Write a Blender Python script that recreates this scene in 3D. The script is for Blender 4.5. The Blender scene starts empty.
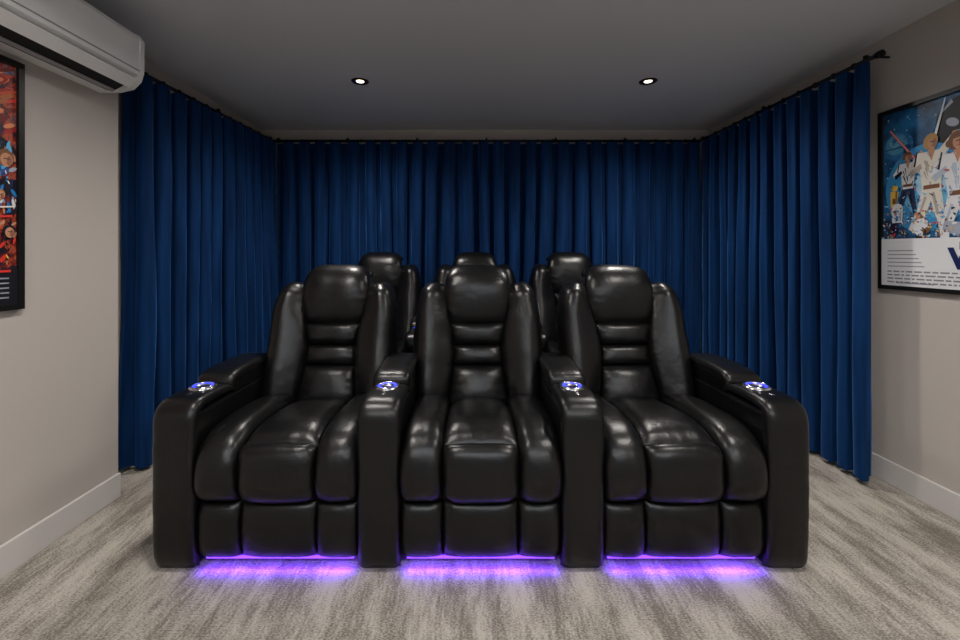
import bpy, bmesh, math, random
from mathutils import Vector, noise, Matrix
random.seed(4)
S=bpy.context.scene
COL=S.collection
S.view_settings.view_transform='Standard'

# ------------------------------------------------------------ materials
def mat(name, color, rough=.6, metal=0, emis=None, es=0, spec=.5, sheen=0, sheent=None):
    m=bpy.data.materials.new(name); m.use_nodes=True
    b=m.node_tree.nodes['Principled BSDF']
    b.inputs['Base Color'].default_value=(*color,1)
    b.inputs['Roughness'].default_value=rough
    b.inputs['Metallic'].default_value=metal
    b.inputs['Specular IOR Level'].default_value=spec
    if emis:
        b.inputs['Emission Color'].default_value=(*emis,1); b.inputs['Emission Strength'].default_value=es
    if sheen:
        b.inputs['Sheen Weight'].default_value=sheen
        b.inputs['Sheen Tint'].default_value=(*(sheent or (1,1,1)),1)
        b.inputs['Sheen Roughness'].default_value=.35
    return m
def N(m,t,**k):
    n=m.node_tree.nodes.new(t)
    for a,v in k.items():
        if a in n.inputs: n.inputs[a].default_value=v
        else: setattr(n,a,v)
    return n
def L(m,a,b): m.node_tree.links.new(a,b)
def BS(m): return m.node_tree.nodes['Principled BSDF']
def bump(m, height, strength, dist, prev=None):
    b=N(m,'ShaderNodeBump'); b.inputs['Strength'].default_value=strength; b.inputs['Distance'].default_value=dist
    L(m,height,b.inputs['Height'])
    if prev: L(m,prev,b.inputs['Normal'])
    L(m,b.outputs['Normal'],BS(m).inputs['Normal'])
    return b.outputs['Normal']

def wallmat(name,c,r=.85,s=180):
    m=mat(name,c,r,spec=.25)
    tc=N(m,'ShaderNodeTexCoord'); n=N(m,'ShaderNodeTexNoise'); n.inputs['Scale'].default_value=s
    L(m,tc.outputs['Object'],n.inputs['Vector']); bump(m,n.outputs['Fac'],.08,.002)
    return m
M_wall=wallmat('wall_paint',(.50,.455,.42))
M_ceil=wallmat('ceiling_paint',(.66,.68,.70))
M_base=wallmat('baseboard_paint',(.62,.59,.57),.5)

M_lea=mat('black_leather',(.003,.003,.0033),.32,spec=.42)
tc=N(M_lea,'ShaderNodeTexCoord')
n1=N(M_lea,'ShaderNodeTexNoise'); n1.inputs['Scale'].default_value=12; n1.inputs['Detail'].default_value=3; n1.inputs['Distortion'].default_value=.6
v1=N(M_lea,'ShaderNodeTexVoronoi'); v1.inputs['Scale'].default_value=300
L(M_lea,tc.outputs['Object'],n1.inputs['Vector']); L(M_lea,tc.outputs['Object'],v1.inputs['Vector'])
p=bump(M_lea,n1.outputs['Fac'],.26,.012); bump(M_lea,v1.outputs['Distance'],.10,.002,p)
rr=N(M_lea,'ShaderNodeMapRange'); rr.inputs['To Min'].default_value=.27; rr.inputs['To Max'].default_value=.38
L(M_lea,n1.outputs['Fac'],rr.inputs['Value']); L(M_lea,rr.outputs['Result'],BS(M_lea).inputs['Roughness'])

M_vel=mat('blue_velvet',(.004,.03,.13),.75,spec=.10,sheen=.75,sheent=(.08,.27,.75))
tc=N(M_vel,'ShaderNodeTexCoord'); mp=N(M_vel,'ShaderNodeMapping'); mp.inputs['Scale'].default_value=(14,14,1.2)
n1=N(M_vel,'ShaderNodeTexNoise'); n1.inputs['Scale'].default_value=1.5; n1.inputs['Detail'].default_value=5
L(M_vel,tc.outputs['Object'],mp.inputs['Vector']); L(M_vel,mp.outputs['Vector'],n1.inputs['Vector'])
cr=N(M_vel,'ShaderNodeValToRGB'); cr.color_ramp.elements[0].position=.3; cr.color_ramp.elements[1].position=.75
cr.color_ramp.elements[0].color=(.002,.016,.062,1); cr.color_ramp.elements[1].color=(.005,.040,.145,1)
L(M_vel,n1.outputs['Fac'],cr.inputs['Fac']); L(M_vel,cr.outputs['Color'],BS(M_vel).inputs['Base Color'])
bump(M_vel,n1.outputs['Fac'],.3,.01)

# carpet
M_car=mat('carpet',(.3,.28,.25),.95,spec=.05)
tc=N(M_car,'ShaderNodeTexCoord')
def mapped(sc,scale,detail=3,dist=0,rough=.5):
    mp=N(M_car,'ShaderNodeMapping'); mp.inputs['Scale'].default_value=sc
    n=N(M_car,'ShaderNodeTexNoise'); n.inputs['Scale'].default_value=scale; n.inputs['Detail'].default_value=detail; n.inputs['Distortion'].default_value=dist; n.inputs['Roughness'].default_value=rough
    L(M_car,tc.outputs['Object'],mp.inputs['Vector']); L(M_car,mp.outputs['Vector'],n.inputs['Vector']); return n.outputs['Fac']
a=mapped((5,1.2,1),1.7,6,0,.62)       # broad faded patches running in depth
b_=mapped((42,7,1),2,2)                # streaks
c_=mapped((62,95,1),2,1)               # loops
cr=N(M_car,'ShaderNodeValToRGB'); e=cr.color_ramp.elements
e[0].position=.36; e[0].color=(.19,.168,.142,1); e[1].position=.63; e[1].color=(.49,.45,.395,1)
def madd(x,k,y):
    s=N(M_car,'ShaderNodeMath',operation='SUBTRACT'); L(M_car,x,s.inputs[0]); s.inputs[1].default_value=.5
    m_=N(M_car,'ShaderNodeMath',operation='MULTIPLY_ADD'); L(M_car,s.outputs[0],m_.inputs[0]); m_.inputs[1].default_value=k; L(M_car,y,m_.inputs[2]); return m_.outputs[0]
hh=madd(b_,.32,a); hh=madd(c_,.55,hh)
L(M_car,hh,cr.inputs['Fac']); L(M_car,cr.outputs['Color'],BS(M_car).inputs['Base Color'])
bump(M_car,c_,.6,.008)

M_blk=mat('black_metal',(.01,.01,.011),.4,.6)
M_plb=mat('black_base',(.006,.006,.007),.6)
M_chr=mat('chrome',(.6,.6,.63),.2,1)
M_whp=mat('white_plastic',(.9,.9,.89),.35)
M_grp=mat('grey_plastic',(.35,.35,.35),.45)
M_drk=mat('dark_slot',(.01,.01,.01),.7)
M_frm=mat('poster_frame_black',(.008,.008,.008),.35)
M_led=mat('led_purple',(.2,.05,1),.5,emis=(.16,.04,1),es=3)
M_cup=mat('led_blue',(.03,.03,.6),.5,emis=(.03,.05,1),es=2)
M_cin=mat('cup_metal',(.35,.35,.5),.3,1)
M_lamp=mat('lamp_glow',(1,.9,.75),.5,emis=(1,.80,.55),es=3)

# ------------------------------------------------------------ mesh helpers
def obj(name, verts, faces, m, parent=None, smooth=False):
    me=bpy.data.meshes.new(name); me.from_pydata([tuple(v) for v in verts],[],faces)
    bm=bmesh.new(); bm.from_mesh(me); bmesh.ops.recalc_face_normals(bm,faces=bm.faces); bm.to_mesh(me); bm.free()
    me.materials.append(m)
    if smooth:
        for p in me.polygons: p.use_smooth=True
    o=bpy.data.objects.new(name,me); COL.objects.link(o)
    if parent: o.parent=parent
    return o
def empty(name,loc=(0,0,0)):
    o=bpy.data.objects.new(name,None); o.location=loc; COL.objects.link(o); return o
def hull8(name,lo,hi,m,parent=None,bev=0,seg=4,smooth=True):
    """lo/hi = (x0,x1,y0,y1,z) rectangles"""
    def r(q): x0,x1,y0,y1,z=q; return [(x0,y0,z),(x1,y0,z),(x1,y1,z),(x0,y1,z)]
    v=r(lo)+r(hi); f=[(0,1,2,3),(4,5,6,7)]+[(i,(i+1)%4,4+(i+1)%4,4+i) for i in range(4)]
    o=obj(name,v,f,m,parent)
    if bev:
        bm=bmesh.new(); bm.from_mesh(o.data)
        bmesh.ops.bevel(bm,geom=list(bm.edges),offset=bev,segments=seg,profile=.5,affect='EDGES')
        if smooth:
            for fc in bm.faces: fc.smooth=True
        bm.to_mesh(o.data); bm.free()
        if smooth:
            w=o.modifiers.new('wn','WEIGHTED_NORMAL')
    return o
def box(name,x0,x1,y0,y1,z0,z1,m,parent=None,bev=0,seg=3):
    return hull8(name,(x0,x1,y0,y1,z0),(x0,x1,y0,y1,z1),m,parent,bev,seg)
def prism_z(name,pts,z0,z1,m,parent=None):
    n=len(pts); v=[(x,y,z0) for x,y in pts]+[(x,y,z1) for x,y in pts]
    f=[tuple(range(n)),tuple(range(n,2*n))]+[(i,(i+1)%n,n+(i+1)%n,n+i) for i in range(n)]
    return obj(name,v,f,m,parent)
def prism_y(name,pts,y0,y1,m,parent=None):
    n=len(pts); v=[(x,y0,z) for x,z in pts]+[(x,y1,z) for x,z in pts]
    f=[tuple(range(n)),tuple(range(n,2*n))]+[(i,(i+1)%n,n+(i+1)%n,n+i) for i in range(n)]
    return obj(name,v,f,m,parent)
def cyl(name,p0,p1,r,m,parent=None,seg=24):
    p0=Vector(p0);p1=Vector(p1); d=(p1-p0).normalized()
    a=d.orthogonal().normalized(); b=d.cross(a)
    v=[];
    for p in (p0,p1):
        for i in range(seg):
            t=2*math.pi*i/seg; v.append(p+a*r*math.cos(t)+b*r*math.sin(t))
    f=[tuple(range(seg)),tuple(range(seg,2*seg))]+[(i,(i+1)%seg,seg+(i+1)%seg,seg+i) for i in range(seg)]
    o=obj(name,v,f,m,parent)
    for p in o.data.polygons:
        if len(p.vertices)==4: p.use_smooth=True
    return o
def lathe(name,prof,c,m,parent=None,seg=32):
    v=[];f=[]
    for r,z in prof:
        for i in range(seg):
            t=2*math.pi*i/seg; v.append((c[0]+r*math.cos(t),c[1]+r*math.sin(t),c[2]+z))
    for j in range(len(prof)-1):
        for i in range(seg):
            f.append((j*seg+i,j*seg+(i+1)%seg,(j+1)*seg+(i+1)%seg,(j+1)*seg+i))
    return obj(name,v,f,m,parent,True)

def cat(pts):
    """Catmull-Rom through points, t in 0..1 (chord-length)"""
    P=[Vector(p) for p in pts]
    d=[0]
    for i in range(1,len(P)): d.append(d[-1]+(P[i]-P[i-1]).length)
    T=d[-1]
    def g(t):
        s=max(0,min(1,t))*T
        i=0
        while i<len(P)-2 and s>d[i+1]: i+=1
        k=(s-d[i])/(d[i+1]-d[i])
        p0=P[i-1] if i>0 else P[i]*2-P[i+1]
        p3=P[i+2] if i+2<len(P) else P[i+1]*2-P[i]
        p1,p2=P[i],P[i+1]
        return .5*((2*p1)+(p2-p0)*k+(2*p0-5*p1+4*p2-p3)*k*k+(3*p1-p0-3*p2+p3)*k**3)
    return g
def pad(name,f,bulge,m,parent,nu=26,nv=36,outward=Vector((0,-1,.3)),sink=.012,pu=2.6,pv=4,wr=.0035,seed=0):
    """leather pillow: f(u,v) base surface, u,v in -1..1, inflated along its normal"""
    V=[];F=[]
    for j in range(nv+1):
        v=math.sin(math.pi/2*(2*j/nv-1))
        for i in range(nu+1):
            u=math.sin(math.pi/2*(2*i/nu-1))
            p=f(u,v); e=.01
            du=f(min(1,u+e),v)-f(max(-1,u-e),v); dv=f(u,min(1,v+e))-f(u,max(-1,v-e))
            n=du.cross(dv).normalized()
            if n.dot(outward)<0: n=-n
            h=math.sqrt(max(0,1-abs(u)**pu))*math.sqrt(max(0,1-abs(v)**pv))
            q=Vector((p.x*7+seed,p.y*7,p.z*7))
            w=noise.noise(q)*wr*1.0
            ed=abs(u)**3; ev=abs(v)**5
            w+=noise.noise(Vector((seed*3.1,(p.z+p.y)*34,u*1.5)))*wr*ed*1.5
            w+=noise.noise(Vector((p.x*34,seed*1.7,v*1.5)))*wr*ev*1.2
            V.append(p+n*(bulge*h-sink*(1-h)+w*min(1,h*1.6)))
    for j in range(nv):
        for i in range(nu):
            a=j*(nu+1)+i; F.append((a,a+1,a+nu+2,a+nu+1))
    return obj(name,V,F,m,parent,True)
def strip(path,xl,xr):
    g=cat(path)
    def f(u,v):
        t=(v+1)/2; q=g(t); a=xl(t) if callable(xl) else xl; b=xr(t) if callable(xr) else xr
        return Vector((a+(b-a)*(u+1)/2,q[0],q[1]))
    return f

# ------------------------------------------------------------ recliner
def arm(R,cx,tag,sd):
    w=.0825
    hull8('arm_body_'+tag,(cx-w+.004,cx+w-.004,.012,.80,.0),(cx-w+.004,cx+w-.004,.012,.78,.605),M_lea,R,.02,5)
    pad('arm_front_pad_'+tag,strip([(.02,.004),(.008,.1),(.006,.3),(.006,.52),(.012,.595),(.045,.630),(.12,.637),(.20,.637),(.285,.634)],cx-w,cx+w),.020,M_lea,R,26,70,pu=6,pv=16,wr=.002,seed=sd)
    pad('arm_lid_'+tag,strip([(.28,.60),(.275,.65),(.30,.675),(.42,.686),(.58,.684),(.66,.674),(.69,.62)],cx-w,cx+w),.016,M_lea,R,24,50,pu=7,pv=9,wr=.002,seed=sd+5,outward=Vector((0,-.2,1)),sink=.01)
    box('arm_lid_side_'+tag,cx-w+.006,cx+w-.006,.285,.70,.59,.672,M_lea,R,.012)
    z=.654
    lathe('cup_rim_'+tag,[(.040,0),(.041,.010),(.045,.013),(.050,.011),(.054,0)],(cx,.185,z),M_chr,R)
    lathe('cup_led_'+tag,[(.028,.002),(.030,.0085),(.040,.0105),(.041,.004)],(cx,.185,z),M_cup,R)
    lathe('cup_bowl_'+tag,[(.0,.001),(.02,.001),(.026,.004),(.029,.007)],(cx,.185,z+.002),M_cin,R)
    lathe('arm_button_'+tag,[(.0,.004),(.008,.004),(.012,.002),(.014,-.004)],(cx,.095,z-.001),M_chr,R,16)

def recliner(name,loc,arms,sz=1,led=True,seed=0):
    R=empty(name,loc)
    h=.314
    box('seat_base',-.30,.30,.05,.86,.045,.44,M_plb,R,.01)
    for sx in (-.24,.24):
        for yy in (.15,.75): cyl('foot',(sx,yy,0),(sx,yy,.06),.02,M_plb,R,12)
    # seat
    ce=.148
    cxt=lambda t: ce-.012+.012*t      # centre panel flares slightly to the front
    pad('seat_cushion',strip([(.66,.45),(.5,.466),(.3,.490),(.14,.495),(.045,.474)],lambda t:-cxt(t),cxt),.036,M_lea,R,30,44,pu=4,pv=4,outward=Vector((0,0,1)),seed=seed,wr=.005)
    pad('seat_front_roll',strip([(.045,.476),(.012,.45),(.002,.38),(.006,.31),(.03,.262)],-ce,ce),.038,M_lea,R,30,40,pu=4,pv=4,seed=seed+2,wr=.004)
    for s,t in ((-1,'l'),(1,'r')):
        a,b=(ce*s,h*s) if s>0 else (h*s,ce*s)
        pad('seat_bolster_'+t,strip([(.66,.462),(.5,.478),(.3,.495),(.14,.493),(.05,.466),(.010,.40),(.006,.32),(.03,.262)],a,b),.042,M_lea,R,30,80,pu=3.4,pv=8,outward=Vector((0,-1,1)),seed=seed+3+s,wr=.005)
        pad('footrest_side_'+t,strip([(.035,.258),(.022,.19),(.022,.10),(.035,.036)],a,b),.026,M_lea,R,pu=3.5,pv=5,seed=seed+7+s,wr=.003)
    pad('footrest',strip([(.035,.258),(.022,.19),(.022,.10),(.035,.036)],-ce,ce),.024,M_lea,R,pu=4,pv=5,seed=seed+9,wr=.003)
    # back
    k=.34
    def by(z): return .575+(z-.45)*k
    def lerp(a,b,t): return a+(b-a)*t
    def seg(z0,z1,w0,w1,dy0=0,dy1=0):
        return strip([(by(z)+lerp(dy0,dy1,i/4),z) for i,z in enumerate([z0+(z1-z0)*j/4 for j in range(5)])],lambda t:-lerp(w0,w1,t),lambda t:lerp(w0,w1,t))
    pad('back_lower_pad',seg(.44,.635,.155,.135,-.02,0),.050,M_lea,R,pv=3,seed=seed+11,wr=.005)
    pad('back_lumbar_pad',seg(.635,.735,.135,.130),.036,M_lea,R,pu=3.5,pv=3,seed=seed+12,wr=.004)
    pad('back_upper_pad',seg(.735,.85,.130,.16,0,-.01),.042,M_lea,R,pu=3.5,pv=3,seed=seed+13,wr=.004)
    pad('headrest',strip([(.725,.822),(.718,.90),(.724,.99),(.742,1.06),(.782,1.105),(.85,1.115),(.90,1.08)],lambda t:-.170-.02*math.sin(math.pi*min(1,t*1.3)),lambda t:.170+.02*math.sin(math.pi*min(1,t*1.3))),.050,M_lea,R,34,60,pu=4,pv=5,seed=seed+14,sink=.02,wr=.005)
    hull8('headrest_core',(-.16,.16,.745,.90,.84),(-.155,.155,.775,.90,1.10),M_lea,R,.04,5)
    hull8('back_body',(-.300,.300,.66,.84,.12),(-.25,.25,.84,.955,1.05),M_lea,R,.04,5)
    cin=cat([(.158,.44),(.136,.60),(.126,.72),(.138,.83),(.158,.92),(.165,1.0),(.158,1.055)])
    cou=cat([(.322,.44),(.338,.60),(.342,.74),(.334,.88),(.316,.97),(.292,1.03),(.255,1.065)])
    for s,t in ((-1,'l'),(1,'r')):
        def f(u,v,s=s):
            tt=(v+1)/2; a=cin(tt); b=cou(tt); q=(u+1)/2
            x=a[0]+(b[0]-a[0])*q; z=a[1]+(b[1]-a[1])*q
            sm=min(1,q/.68); sm=sm*sm*(3-2*sm)
            y=by(z)-.005-.050*sm+.13*max(0,q-.68)**1.5/.18+ .05*max(0,tt-.88)/.12
            return Vector((s*x,y,z))
        pad('back_wing_'+t,f,.040,M_lea,R,40,90,pu=5,pv=9,wr=.006,seed=seed+20+s,sink=.015)
    if 'l' in arms: arm(R,-.394,'l',seed+30)
    if 'r' in arms: arm(R,.394,'r',seed+40)
    if led:
        box('led_strip',-.29,.29,.040,.046,.026,.036,M_led,R)
        ld=bpy.data.lights.new('led_glow','AREA'); ld.shape='RECTANGLE'; ld.size=.58; ld.size_y=.012
        ld.color=(.12,.02,1); ld.energy=1.4
        lo=bpy.data.objects.new('led_glow',ld); COL.objects.link(lo); lo.parent=R; lo.location=(0,.010,.026)
    R.scale=(1,1,sz)
    return R
XC=.042; PITCH=.789; FY=1.64
for i in range(3):
    recliner('theater_recliner',(XC+(i-1)*PITCH,FY,0),'lr' if i==0 else 'r',seed=i*50)
for i in range(3):
    recliner('theater_recliner',(XC+(i-1)*PITCH,2.80,0),'lr' if i==0 else 'r',sz=1.072,led=False,seed=200+i*50)

# ------------------------------------------------------------ room
Y0=-2.6; YB=4.03; H=2.4; XL=-1.78; XL2=-1.96; XR=2.25; YC=2.16
box('floor',-2.1,2.4,Y0,YB+.15,-.1,0,M_car)
box('ceiling',-2.1,2.4,Y0,YB+.15,H,H+.1,M_ceil)
prism_z('wall_left',[(XL,Y0),(XL,YC),(XL2,YC),(XL2,YB),(-2.1,YB),(-2.1,Y0)],0,H,M_wall)
box('wall_right',XR,2.4,Y0,YB,0,H,M_wall)
box('wall_back',-2.1,2.4,YB,YB+.15,0,H,M_wall)
def bb(name,x0,x1,y0,y1): box(name,x0,x1,y0,y1,0,.12,M_base,None,.003,2)
bb('baseboard_left',XL,XL+.015,Y0,YC)
bb('baseboard_right',XR-.015,XR,Y0,YB)
bb('baseboard_back',XL2,XR-.015,YB-.015,YB)

# curtains
RZ=2.262
def curtain(name,A,B,period,z0,z1,amp,seed,side):
    A=Vector((*A,0));B=Vector((*B,0)); D=B-A; Ln=D.length; d=D/Ln; nrm=Vector((-d.y,d.x,0))*side
    nf=round(Ln/period); NU=nf*18; NZ=30
    V=[];F=[]
    for j in range(NZ+1):
        z=z0+(z1-z0)*j/NZ; low=1-j/NZ
        for i in range(NU+1):
            s=i/NU; ph=s*nf
            ph+=.55*noise.noise(Vector((s*nf*.45,seed,low*.45)))*(.4+low*.6)
            am=amp*(.68+.32*low**.6)*(1+.6*noise.noise(Vector((s*nf*.6,seed+9,low*.6))))
            sn=math.sin(2*math.pi*ph)
            off=am*(sn+.18*math.sin(4*math.pi*ph+1)+.25*noise.noise(Vector((ph*2.2,seed,low*2.5))))
            al=-.19*period*math.sin(4*math.pi*ph)+.014*noise.noise(Vector((s*nf*.5,seed+4,low*1.2)))*low
            zz=z+(.004*math.sin(ph*6.28) if j==0 else 0)
            p=A+d*(s*Ln+al)+nrm*off; V.append((p.x,p.y,zz))
    for j in range(NZ):
        for i in range(NU):
            a=j*(NU+1)+i; F.append((a,a+1,a+NU+2,a+NU+1))
    return obj(name,V,F,M_vel,None,True)
LA=(-1.885,2.37); LB=(-1.80,3.86); BA=(-1.755,3.885); BBp=(2.055,3.885); RA=(2.125,2.26); RB=(2.10,3.86)
CT=RZ-.022
curtain('curtain',LA,LB,.125,.025,CT,.058,1,1)
curtain('curtain',BA,BBp,.145,.025,CT,.064,2,1)
curtain('curtain',RA,RB,.125,.025,CT,.058,3,1)
def rod(A,B,wall,ends):
    R=empty('curtain_rod')
    a=Vector((*A,RZ)); b=Vector((*B,RZ)); d=(b-a).normalized()
    cyl('rod',a,b,.011,M_blk,R,16)
    for e in ends:
        p=a if e==0 else b; q=p+d*(-.03 if e==0 else .03)
        cyl('finial',p,q,.018,M_blk,R,16)
    n=max(2,int((b-a).length/.62)+1)
    for i in range(n):
        p=a+(b-a)*((i+.08)/(n-.84))
        w=Vector((wall[0] if wall[0] is not None else p.x, wall[1] if wall[1] is not None else p.y, RZ+.02))
        cyl('bracket_arm',(p.x,p.y,RZ+.02),w,.006,M_blk,R,10)
        box('bracket_hook',p.x-.008,p.x+.008,p.y-.008,p.y+.008,RZ-.014,RZ+.028,M_blk,R)
    m=int((b-a).length/.13)
    for i in range(m+1):
        p=a+(b-a)*(i/m)
        cyl('ring',p-d*.004,p+d*.004,.017,M_blk,R,14)
rod((-1.885,2.34),(-1.80,3.92),(XL2,None),[0])
rod((-1.80,3.90),(2.10,3.90),(None,YB),[])
rod((2.125,2.23),(2.10,3.92),(XR,None),[0])

# downlights
def down(x,y,e=38):
    R=empty('recessed_downlight',(x,y,H))
    lathe('trim_ring',[(.036,-.001),(.040,-.007),(.055,-.006),(.060,0)],(0,0,0),M_blk,R)
    lathe('lamp',[(0,-.003),(.022,-.003),(.026,-.0025)],(0,0,0),M_lamp,R)
    lathe('baffle',[(.026,-.001),(.034,-.004),(.039,-.005)],(0,0,0),M_chr,R)
    l=bpy.data.lights.new('bulb','SPOT'); l.energy=e; l.color=(1,.94,.88); l.spot_size=math.radians(160); l.spot_blend=.9; l.shadow_soft_size=.06
    o=bpy.data.objects.new('bulb',l); COL.objects.link(o); o.parent=R; o.location=(0,0,-.03)
for y,e in ((2.9,68),(1.25,70),(-.5,55)):
    down(-.746,y,e); down(1.21,y,e)
# added fill lamp out of view, aimed at the ceiling to brighten the room
l=bpy.data.lights.new('bounce_fill','AREA'); l.shape='DISK'; l.size=.5; l.energy=80; l.color=(.92,.96,1); l.spread=math.radians(150)
o=bpy.data.objects.new('bounce_fill',l); COL.objects.link(o); o.location=(.2,-.4,1.45); o.rotation_euler=(math.radians(180+42),0,0)

# air conditioner
R=empty('wall_air_conditioner',(XL,0,0))
prof=[(0,2.0),(.10,2.005),(.115,2.05),(.185,2.06),(.207,2.075),(.21,2.24),(.195,2.265),(.16,2.275),(0,2.275)]
prism_y('body',prof,1.12,2.03,M_whp,R)
full=[(0,2.0),(.10,2.0),(.165,2.015),(.2,2.05),(.212,2.09),(.214,2.24),(.198,2.268),(.16,2.28),(0,2.28)]
for i,(a,b) in enumerate(((1.09,1.12),(2.03,2.055))): prism_y('end_cap_%d'%i,full,a,b,M_whp,R)
prism_y('vent_slot',[(.06,2.001),(.10,2.0035),(.113,2.048),(.188,2.058),(.195,2.055),(.13,2.02),(.08,1.998)],1.125,2.025,M_drk,R)
prism_y('louvre',[(.165,2.016),(.205,2.052),(.208,2.048),(.168,2.011)],1.13,2.02,M_whp,R)
prism_y('louvre_inner',[(.085,1.996),(.10,2.004),(.102,2.0),(.087,1.992)],1.13,2.02,M_grp,R)
prism_y('panel_line',[(.2085,2.092),(.2115,2.092),(.2115,2.096),(.2085,2.096)],1.12,2.03,M_grp,R)

# ------------------------------------------------------------ posters
CM={}
def pc(c,r=.4):
    k=tuple(c)
    if k not in CM: CM[k]=mat('poster_ink_%d'%len(CM),c,r)
    return CM[k]
def poster(name,x,yL,yR,z0,z1,face,bgmat,art,texts=()):
    R=empty(name,(x,0,0)); t=.022*face
    def pt(a,b,lay): return (t*.45+face*.00006*lay, yL+(yR-yL)*min(1,max(0,a)), z0+(z1-z0)*min(1,max(0,b)))
    ya,yb=min(yL,yR),max(yL,yR); fw=.022
    xs=sorted((0,t)); xi=sorted((0,t*.4))
    box('backing',xi[0],xi[1],ya,yb,z0,z1,M_frm,R)
    obj('print',[pt(0.0,0.0,1),pt(1,0,1),pt(1,1,1),pt(0,1,1)],[(0,1,2,3)],bgmat,R)
    box('frame_bottom',xs[0],xs[1],ya-fw,yb+fw,z0-fw,z0,M_frm,R); box('frame_top',xs[0],xs[1],ya-fw,yb+fw,z1,z1+fw,M_frm,R)
    box('frame_side_1',xs[0],xs[1],ya-fw,ya,z0,z1,M_frm,R); box('frame_side_2',xs[0],xs[1],yb,yb+fw,z0,z1,M_frm,R)
    lay=2; V=[];F=[];mi=[];mats=[]
    for c,poly in art:
        m=pc(c)
        if m not in mats: mats.append(m)
        b=len(V); V+= [pt(a,bb_,lay) for a,bb_ in poly]; F.append(tuple(range(b,b+len(poly)))); mi.append(mats.index(m)); lay+=.25
    me=bpy.data.meshes.new('artwork'); me.from_pydata(V,[],F)
    for m in mats: me.materials.append(m)
    for p,i in zip(me.polygons,mi): p.material_index=i
    o=bpy.data.objects.new('artwork',me); COL.objects.link(o); o.parent=R
    for s,a,b,size,c,off in texts:
        cu=bpy.data.curves.new('lettering','FONT'); cu.body=s; cu.size=size; cu.align_x='CENTER'; cu.offset=off
        cu.materials.append(pc(c)); to=bpy.data.objects.new('lettering',cu); COL.objects.link(to); to.parent=R
        to.location=pt(a,b,lay+4)
        to.rotation_euler=(math.radians(90),0,math.radians(-90 if face<0 else 90))
def ell(cx,cy,rx,ry,n=24,rot=0):
    return [(cx+rx*math.cos(t)*math.cos(rot)-ry*math.sin(t)*math.sin(rot),cy+(rx*math.cos(t)*math.sin(rot)+ry*math.sin(t)*math.cos(rot))) for t in [2*math.pi*i/n for i in range(n)]]
def limb(x0,y0,x1,y1,w0,w1):
    dx,dy=x1-x0,y1-y0; l=math.hypot(dx,dy); nx,ny=-dy/l/2,dx/l/2
    return [(x0+nx*w0,y0+ny*w0),(x1+nx*w1,y1+ny*w1),(x1-nx*w1,y1-ny*w1),(x0-nx*w0,y0-ny*w0)]
def quad(x0,y0,x1,y1,w): return limb(x0,y0,x1,y1,w,w)
M_sp=mat('poster_space_print',(.02,.08,.25),.35)
tc=N(M_sp,'ShaderNodeTexCoord'); n1=N(M_sp,'ShaderNodeTexNoise'); n1.inputs['Scale'].default_value=7; n1.inputs['Detail'].default_value=8; n1.inputs['Roughness'].default_value=.65
L(M_sp,tc.outputs['Object'],n1.inputs['Vector']); cr=N(M_sp,'ShaderNodeValToRGB'); e=cr.color_ramp.elements
e[0].position=.38;e[0].color=(.008,.015,.05,1);e[1].position=.68;e[1].color=(.03,.22,.5,1)
L(M_sp,n1.outputs['Fac'],cr.inputs['Fac']); L(M_sp,cr.outputs['Color'],BS(M_sp).inputs['Base Color'])
W=(.75,.76,.78); SK=(.55,.27,.15); BLU=(.02,.2,.55); CY=(.1,.45,.75); RED=(.7,.04,.03); YEL=(.8,.5,.08); DK=(.01,.012,.02); BR=(.2,.09,.04); GY=(.3,.33,.38); CR=(.72,.68,.60); SH=(.38,.42,.5)
art=[]
R2=random.Random(11)
for i in range(60):
    a,b=R2.random()*.98,.62+.35*R2.random(); r=.002+.003*R2.random(); art.append((W,ell(a,b,r*1.4,r,6)))
# dark warrior mask, top
art+= [((.004,.005,.01),ell(.56,.86,.17,.12)),((.004,.005,.01),[(.38,.84),(.74,.84),(.86,.66),(.28,.66)]),(SH,ell(.50,.855,.042,.022,16,-.3)),(SH,ell(.62,.855,.042,.022,16,.3)),(GY,[(.52,.81),(.60,.81),(.65,.745),(.47,.745)]),(DK,[(.54,.80),(.58,.80),(.61,.755),(.51,.755)]),(SH,limb(.43,.92,.50,.965,.012,.02)),(SH,limb(.40,.80,.36,.70,.02,.01))]
# battle station
art+= [((.03,.16,.36),ell(.12,.80,.115,.082)),((.09,.33,.52),ell(.105,.812,.085,.06)),((.16,.45,.62),ell(.09,.825,.045,.03)),((.02,.09,.22),quad(.01,.79,.23,.79,.008)),((.03,.14,.32),ell(.09,.835,.02,.014)),((.01,.05,.14),ell(.19,.77,.03,.03))]
for i in range(50):
    an=R2.random()*6.28; r=R2.random()**.5; x=.12+.1*r*math.cos(an); y=.80+.07*r*math.sin(an); art.append((R2.choice([(.03,.14,.32),(.06,.25,.45),(.12,.38,.55)]),quad(x,y,x+.02,y+.004*R2.random(),.004)))
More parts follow.
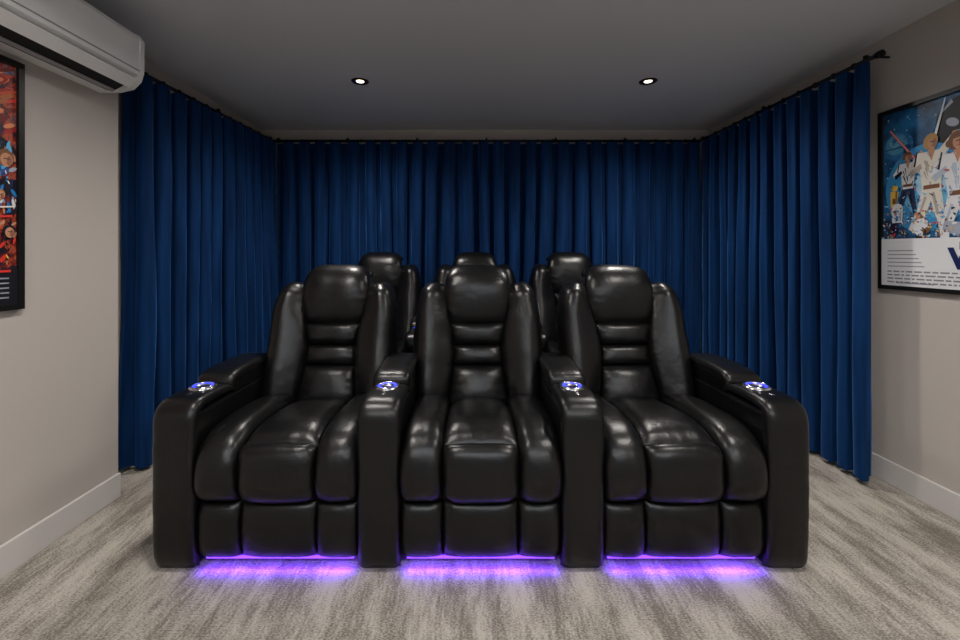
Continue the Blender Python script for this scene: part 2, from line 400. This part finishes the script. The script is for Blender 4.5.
# glow
art+= [((.05,.3,.6),ell(.32,.54,.30,.24)),((.18,.5,.75),ell(.34,.56,.2,.17)),((.4,.65,.8),ell(.36,.58,.11,.11))]
for i in range(160):
    an=R2.random()*6.28; r=.3+.7*R2.random(); x=.34+.28*r*math.cos(an); y=.55+.22*r*math.sin(an); s=.01+.02*R2.random()
    art.append((R2.choice([(.05,.3,.6),(.03,.2,.45),(.12,.42,.68),(.02,.1,.3),(.01,.05,.15)]),limb(x,y,x+s*math.cos(an),y+s*math.sin(an),s,s*.3)))
art+= [(RED,quad(.06,.90,.30,.66,.014)),((.9,.5,.4),quad(.06,.90,.30,.66,.005)),((.75,.9,1),limb(.39,.80,.46,.99,.018,.010)),(W,limb(.39,.80,.46,.99,.008,.004))]
def fig(x,y,s,top,leg,hair,shade,lean=0,longhair=False):
    A=art.append; wd=1.3
    A((leg,limb(x-.02*s,y,x-.085*s,y-.16*s,.07*s*wd,.045*s*wd))); A((leg,limb(x-.085*s,y-.15*s,x-.08*s,y-.29*s,.045*s*wd,.03*s*wd))); A((DK,limb(x-.08*s,y-.25*s,x-.09*s,y-.31*s,.04*s*wd,.05*s*wd)))
    A((leg,limb(x+.02*s,y,x+.06*s,y-.15*s,.07*s*wd,.045*s*wd))); A((leg,limb(x+.06*s,y-.14*s,x+.10*s,y-.29*s,.045*s*wd,.03*s*wd))); A((DK,limb(x+.09*s,y-.25*s,x+.11*s,y-.31*s,.04*s*wd,.05*s*wd)))
    A((shade,limb(x+.01,y-.02*s,x+.045*s,y-.14*s,.02*s,.02*s))); A((shade,limb(x-.04*s,y-.04*s,x-.09*s,y-.15*s,.02*s,.012*s)))
    A((top,limb(x+lean,y+.2*s,x,y-.02*s,.15*s*wd,.09*s*wd)))
    for i in range(14):
        u=R2.random()-.5; v=R2.random(); A((shade,limb(x+u*.12*s,y+.02*s+v*.15*s,x+u*.07*s,y+v*.12*s-.01*s,.012*s,.004*s)))
    A((BR,limb(x-.055*s,y+.01*s,x+.055*s,y+.01*s,.022*s,.022*s))); A((SK,limb(x+lean,y+.205*s,x+lean,y+.15*s,.05*s,.004*s)))
    A((top,limb(x-.07*s,y+.185*s,x-.16*s,y+.10*s,.055*s,.045*s))); A((shade,limb(x-.15*s,y+.09*s,x-.07*s,y+.13*s,.035*s,.03*s))); A((DK,limb(x-.12*s,y+.13*s,x-.10*s,y+.21*s,.014*s,.01*s)))
    A((top,limb(x+.07*s,y+.18*s,x+.14*s,y+.25*s,.055*s,.035*s))); A((SK,ell(x+.15*s,y+.265*s,.018*s,.014*s,10)))
    A((SK,limb(x+lean,y+.23*s,x+lean,y+.19*s,.035*s,.045*s)))
    hx,hy=x+lean,y+.246*s
    A((hair,ell(hx-.006*s,hy+.006*s,.052*s,.042*s,14,.3)))
    if longhair: A((hair,ell(hx-.05*s,hy-.004*s,.02*s,.018*s,10)))
    A((SK,ell(hx+.006*s,hy-.003*s,.034*s,.033*s,14))); A(((.35,.15,.08),ell(hx+.022*s,hy-.006*s,.016*s,.026*s,10)))
    A((DK,quad(hx-.012*s,hy+.003*s,hx+.022*s,hy+.003*s,.0045*s))); A(((.4,.1,.08),quad(hx-.004*s,hy-.018*s,hx+.014*s,hy-.018*s,.004*s))); A((hair,limb(hx-.035*s,hy+.02*s,hx+.03*s,hy+.026*s,.014*s,.012*s)))
fig(.20,.56,.66,W,(.03,.05,.12),BR,DK); fig(.85,.52,.8,(.08,.08,.1),BR,DK,DK)
fig(.37,.53,1.0,CR,CR,(.45,.25,.08),(.42,.38,.34)); fig(.55,.48,1.1,W,W,(.16,.07,.03),(.45,.52,.62),-.01,True)
# droids, fighters, clutter
art+= [(YEL,ell(.10,.56,.025,.018)),(YEL,limb(.10,.54,.09,.45,.065,.045)),(BR,limb(.10,.50,.09,.47,.03,.02)),((.3,.15,.03),limb(.115,.54,.11,.46,.015,.012)),(W,ell(.12,.44,.045,.030)),(W,limb(.12,.44,.12,.36,.09,.08)),(BLU,quad(.085,.425,.155,.425,.010)),(BLU,limb(.12,.40,.12,.37,.02,.02)),(SH,limb(.145,.43,.145,.37,.015,.012)),
 (BR,limb(.26,.37,.36,.31,.10,.05)),(SK,ell(.27,.39,.025,.02)),(W,ell(.30,.345,.05,.03)),(W,limb(.22,.34,.30,.29,.05,.03)),(SH,limb(.45,.33,.62,.29,.05,.09)),(W,limb(.60,.40,.70,.28,.10,.16))]
cl=[W,W,CY,(.35,.6,.8),YEL,RED,DK,DK,BR,SH,SK,BLU]
for i in range(260):
    x=.02+.62*R2.random(); y=.27+.17*R2.random()**1.4; s=.005+.012*R2.random(); an=R2.random()*3.1
    art.append((R2.choice(cl),limb(x,y,x+s*1.5*math.cos(an),y+s*math.sin(an),s*.9,s*.3)))
for i in range(60):
    x=.02+.6*R2.random(); y=.44+.28*R2.random(); s=.004+.008*R2.random(); an=R2.random()*3.1
    art.append((R2.choice([CY,(.35,.6,.8),W,BLU,DK,RED]),limb(x,y,x+s*3*math.cos(an),y+s*2*math.sin(an),s*.7,s*.2)))
# white credit block
art.append((W,[(0,0),(1,0),(1,.245),(.55,.265),(0,.27)]))
for i in range(5):
    art.append(((.3,.3,.34),quad(.05,.20-.022*i,.25+.02*i,.20-.022*i,.006)))
for i in range(4):
    x=.05
    while x<.92:
        l=.02+.05*R2.random(); art.append(((.22,.22,.26),quad(x,.082-.02*i,min(.95,x+l),.082-.02*i,.008))); x+=l+.012
art.append(((.22,.22,.26),quad(.12,.018,.4,.018,.006)))
NV=(.01,.02,.10)
txt=[('STAR',.79,.20,.13,NV,.006),('WARS',.77,.11,.13,NV,.006)]
poster('framed_movie_poster',XR,2.312,1.652,1.06,1.97,-1,M_sp,art,txt)
# left poster
M_lp=mat('poster_battle_print',(.1,.02,.02),.35)
tc=N(M_lp,'ShaderNodeTexCoord'); n1=N(M_lp,'ShaderNodeTexNoise'); n1.inputs['Scale'].default_value=22; n1.inputs['Detail'].default_value=9; n1.inputs['Roughness'].default_value=.7; n1.inputs['Distortion'].default_value=.8
L(M_lp,tc.outputs['Object'],n1.inputs['Vector']); cr=N(M_lp,'ShaderNodeValToRGB')
e=cr.color_ramp.elements; e[0].position=.3; e[0].color=(.02,.05,.16,1); e[1].position=.75; e[1].color=(.85,.75,.6,1)
for p_,c in ((.42,(.01,.012,.02)),(.5,(.22,.02,.015)),(.57,(.5,.10,.04)),(.63,(.06,.04,.05)),(.68,(.1,.25,.5))):
    q=e.new(p_); q.color=(*c,1)
L(M_lp,n1.outputs['Fac'],cr.inputs['Fac']); L(M_lp,cr.outputs['Color'],BS(M_lp).inputs['Base Color'])
art2=[]
OR=(.55,.08,.03)
for i in range(90):
    b=.72+.26*R2.random(); a=.5+.48*R2.random(); art2.append((R2.choice([OR,RED,(.35,.02,.02),(.4,.12,.04),(.15,.02,.02),(.7,.25,.10)]),ell(a,b,.02+.05*R2.random(),.004+.012*R2.random(),12,.3)))
art2+=[((.006,.006,.012),ell(.80,.66,.16,.05)),((.03,.09,.3),ell(.86,.56,.10,.035)),((.01,.01,.03),limb(.6,.46,1,.50,.06,.05))]
for i in range(380):
    a=.5+.49*R2.random(); b=.17+.5*R2.random(); s=.004+.010*R2.random(); an=R2.random()*3.1
    pal=[DK,DK,DK,RED,OR,W,YEL,SK] if b<.38 else [DK,DK,DK,BLU,CY,(.3,.03,.03),W,SH,SK,(.02,.04,.12),(.02,.04,.12)]
    art2.append((R2.choice(pal),ell(a,b,s*1.8,s*.7,8,an)))
def face(x,y,s,hair):
    art2.extend([(hair,ell(x,y+.01*s,.06*s,.045*s)),(SK,ell(x+.008*s,y,.042*s,.036*s)),((.3,.12,.07),ell(x+.028*s,y-.004*s,.018*s,.028*s,12)),(DK,quad(x-.012*s,y+.006*s,x+.03*s,y+.006*s,.005*s)),((.35,.07,.05),quad(x,y-.018*s,x+.022*s,y-.018*s,.004*s))])
face(.93,.60,.8,BR); face(.95,.30,.6,DK); face(.90,.45,.5,(.4,.2,.08))
art2+=[((.85,.8,.7),quad(.7,.385,.98,.41,.006)),(RED,quad(.62,.34,.97,.37,.008)),((.01,.01,.015),[(0,0),(1,0),(1,.15),(0,.15)])]
for i in range(5): art2.append((GY,quad(.5,.03+.02*i,.95,.03+.02*i,.006)))
art2.append((RED,quad(.5,.14,.96,.14,.01)))
poster('framed_movie_poster',XL,1.02,1.665,1.03,1.95,1,M_lp,art2)

# ------------------------------------------------------------ light / world / camera
w=bpy.data.worlds.new('world'); S.world=w; w.use_nodes=True
w.node_tree.nodes['Background'].inputs[0].default_value=(.95,.97,1,1); w.node_tree.nodes['Background'].inputs[1].default_value=.3
cd=bpy.data.cameras.new('camera'); cam=bpy.data.objects.new('camera',cd); COL.objects.link(cam)
cam.location=(0,0,1.22); cam.rotation_euler=(math.radians(90),0,0)
cd.sensor_width=36; cd.lens=36*427/960; cd.shift_x=10/960; cd.shift_y=-65/960; cd.clip_start=.05
S.camera=cam
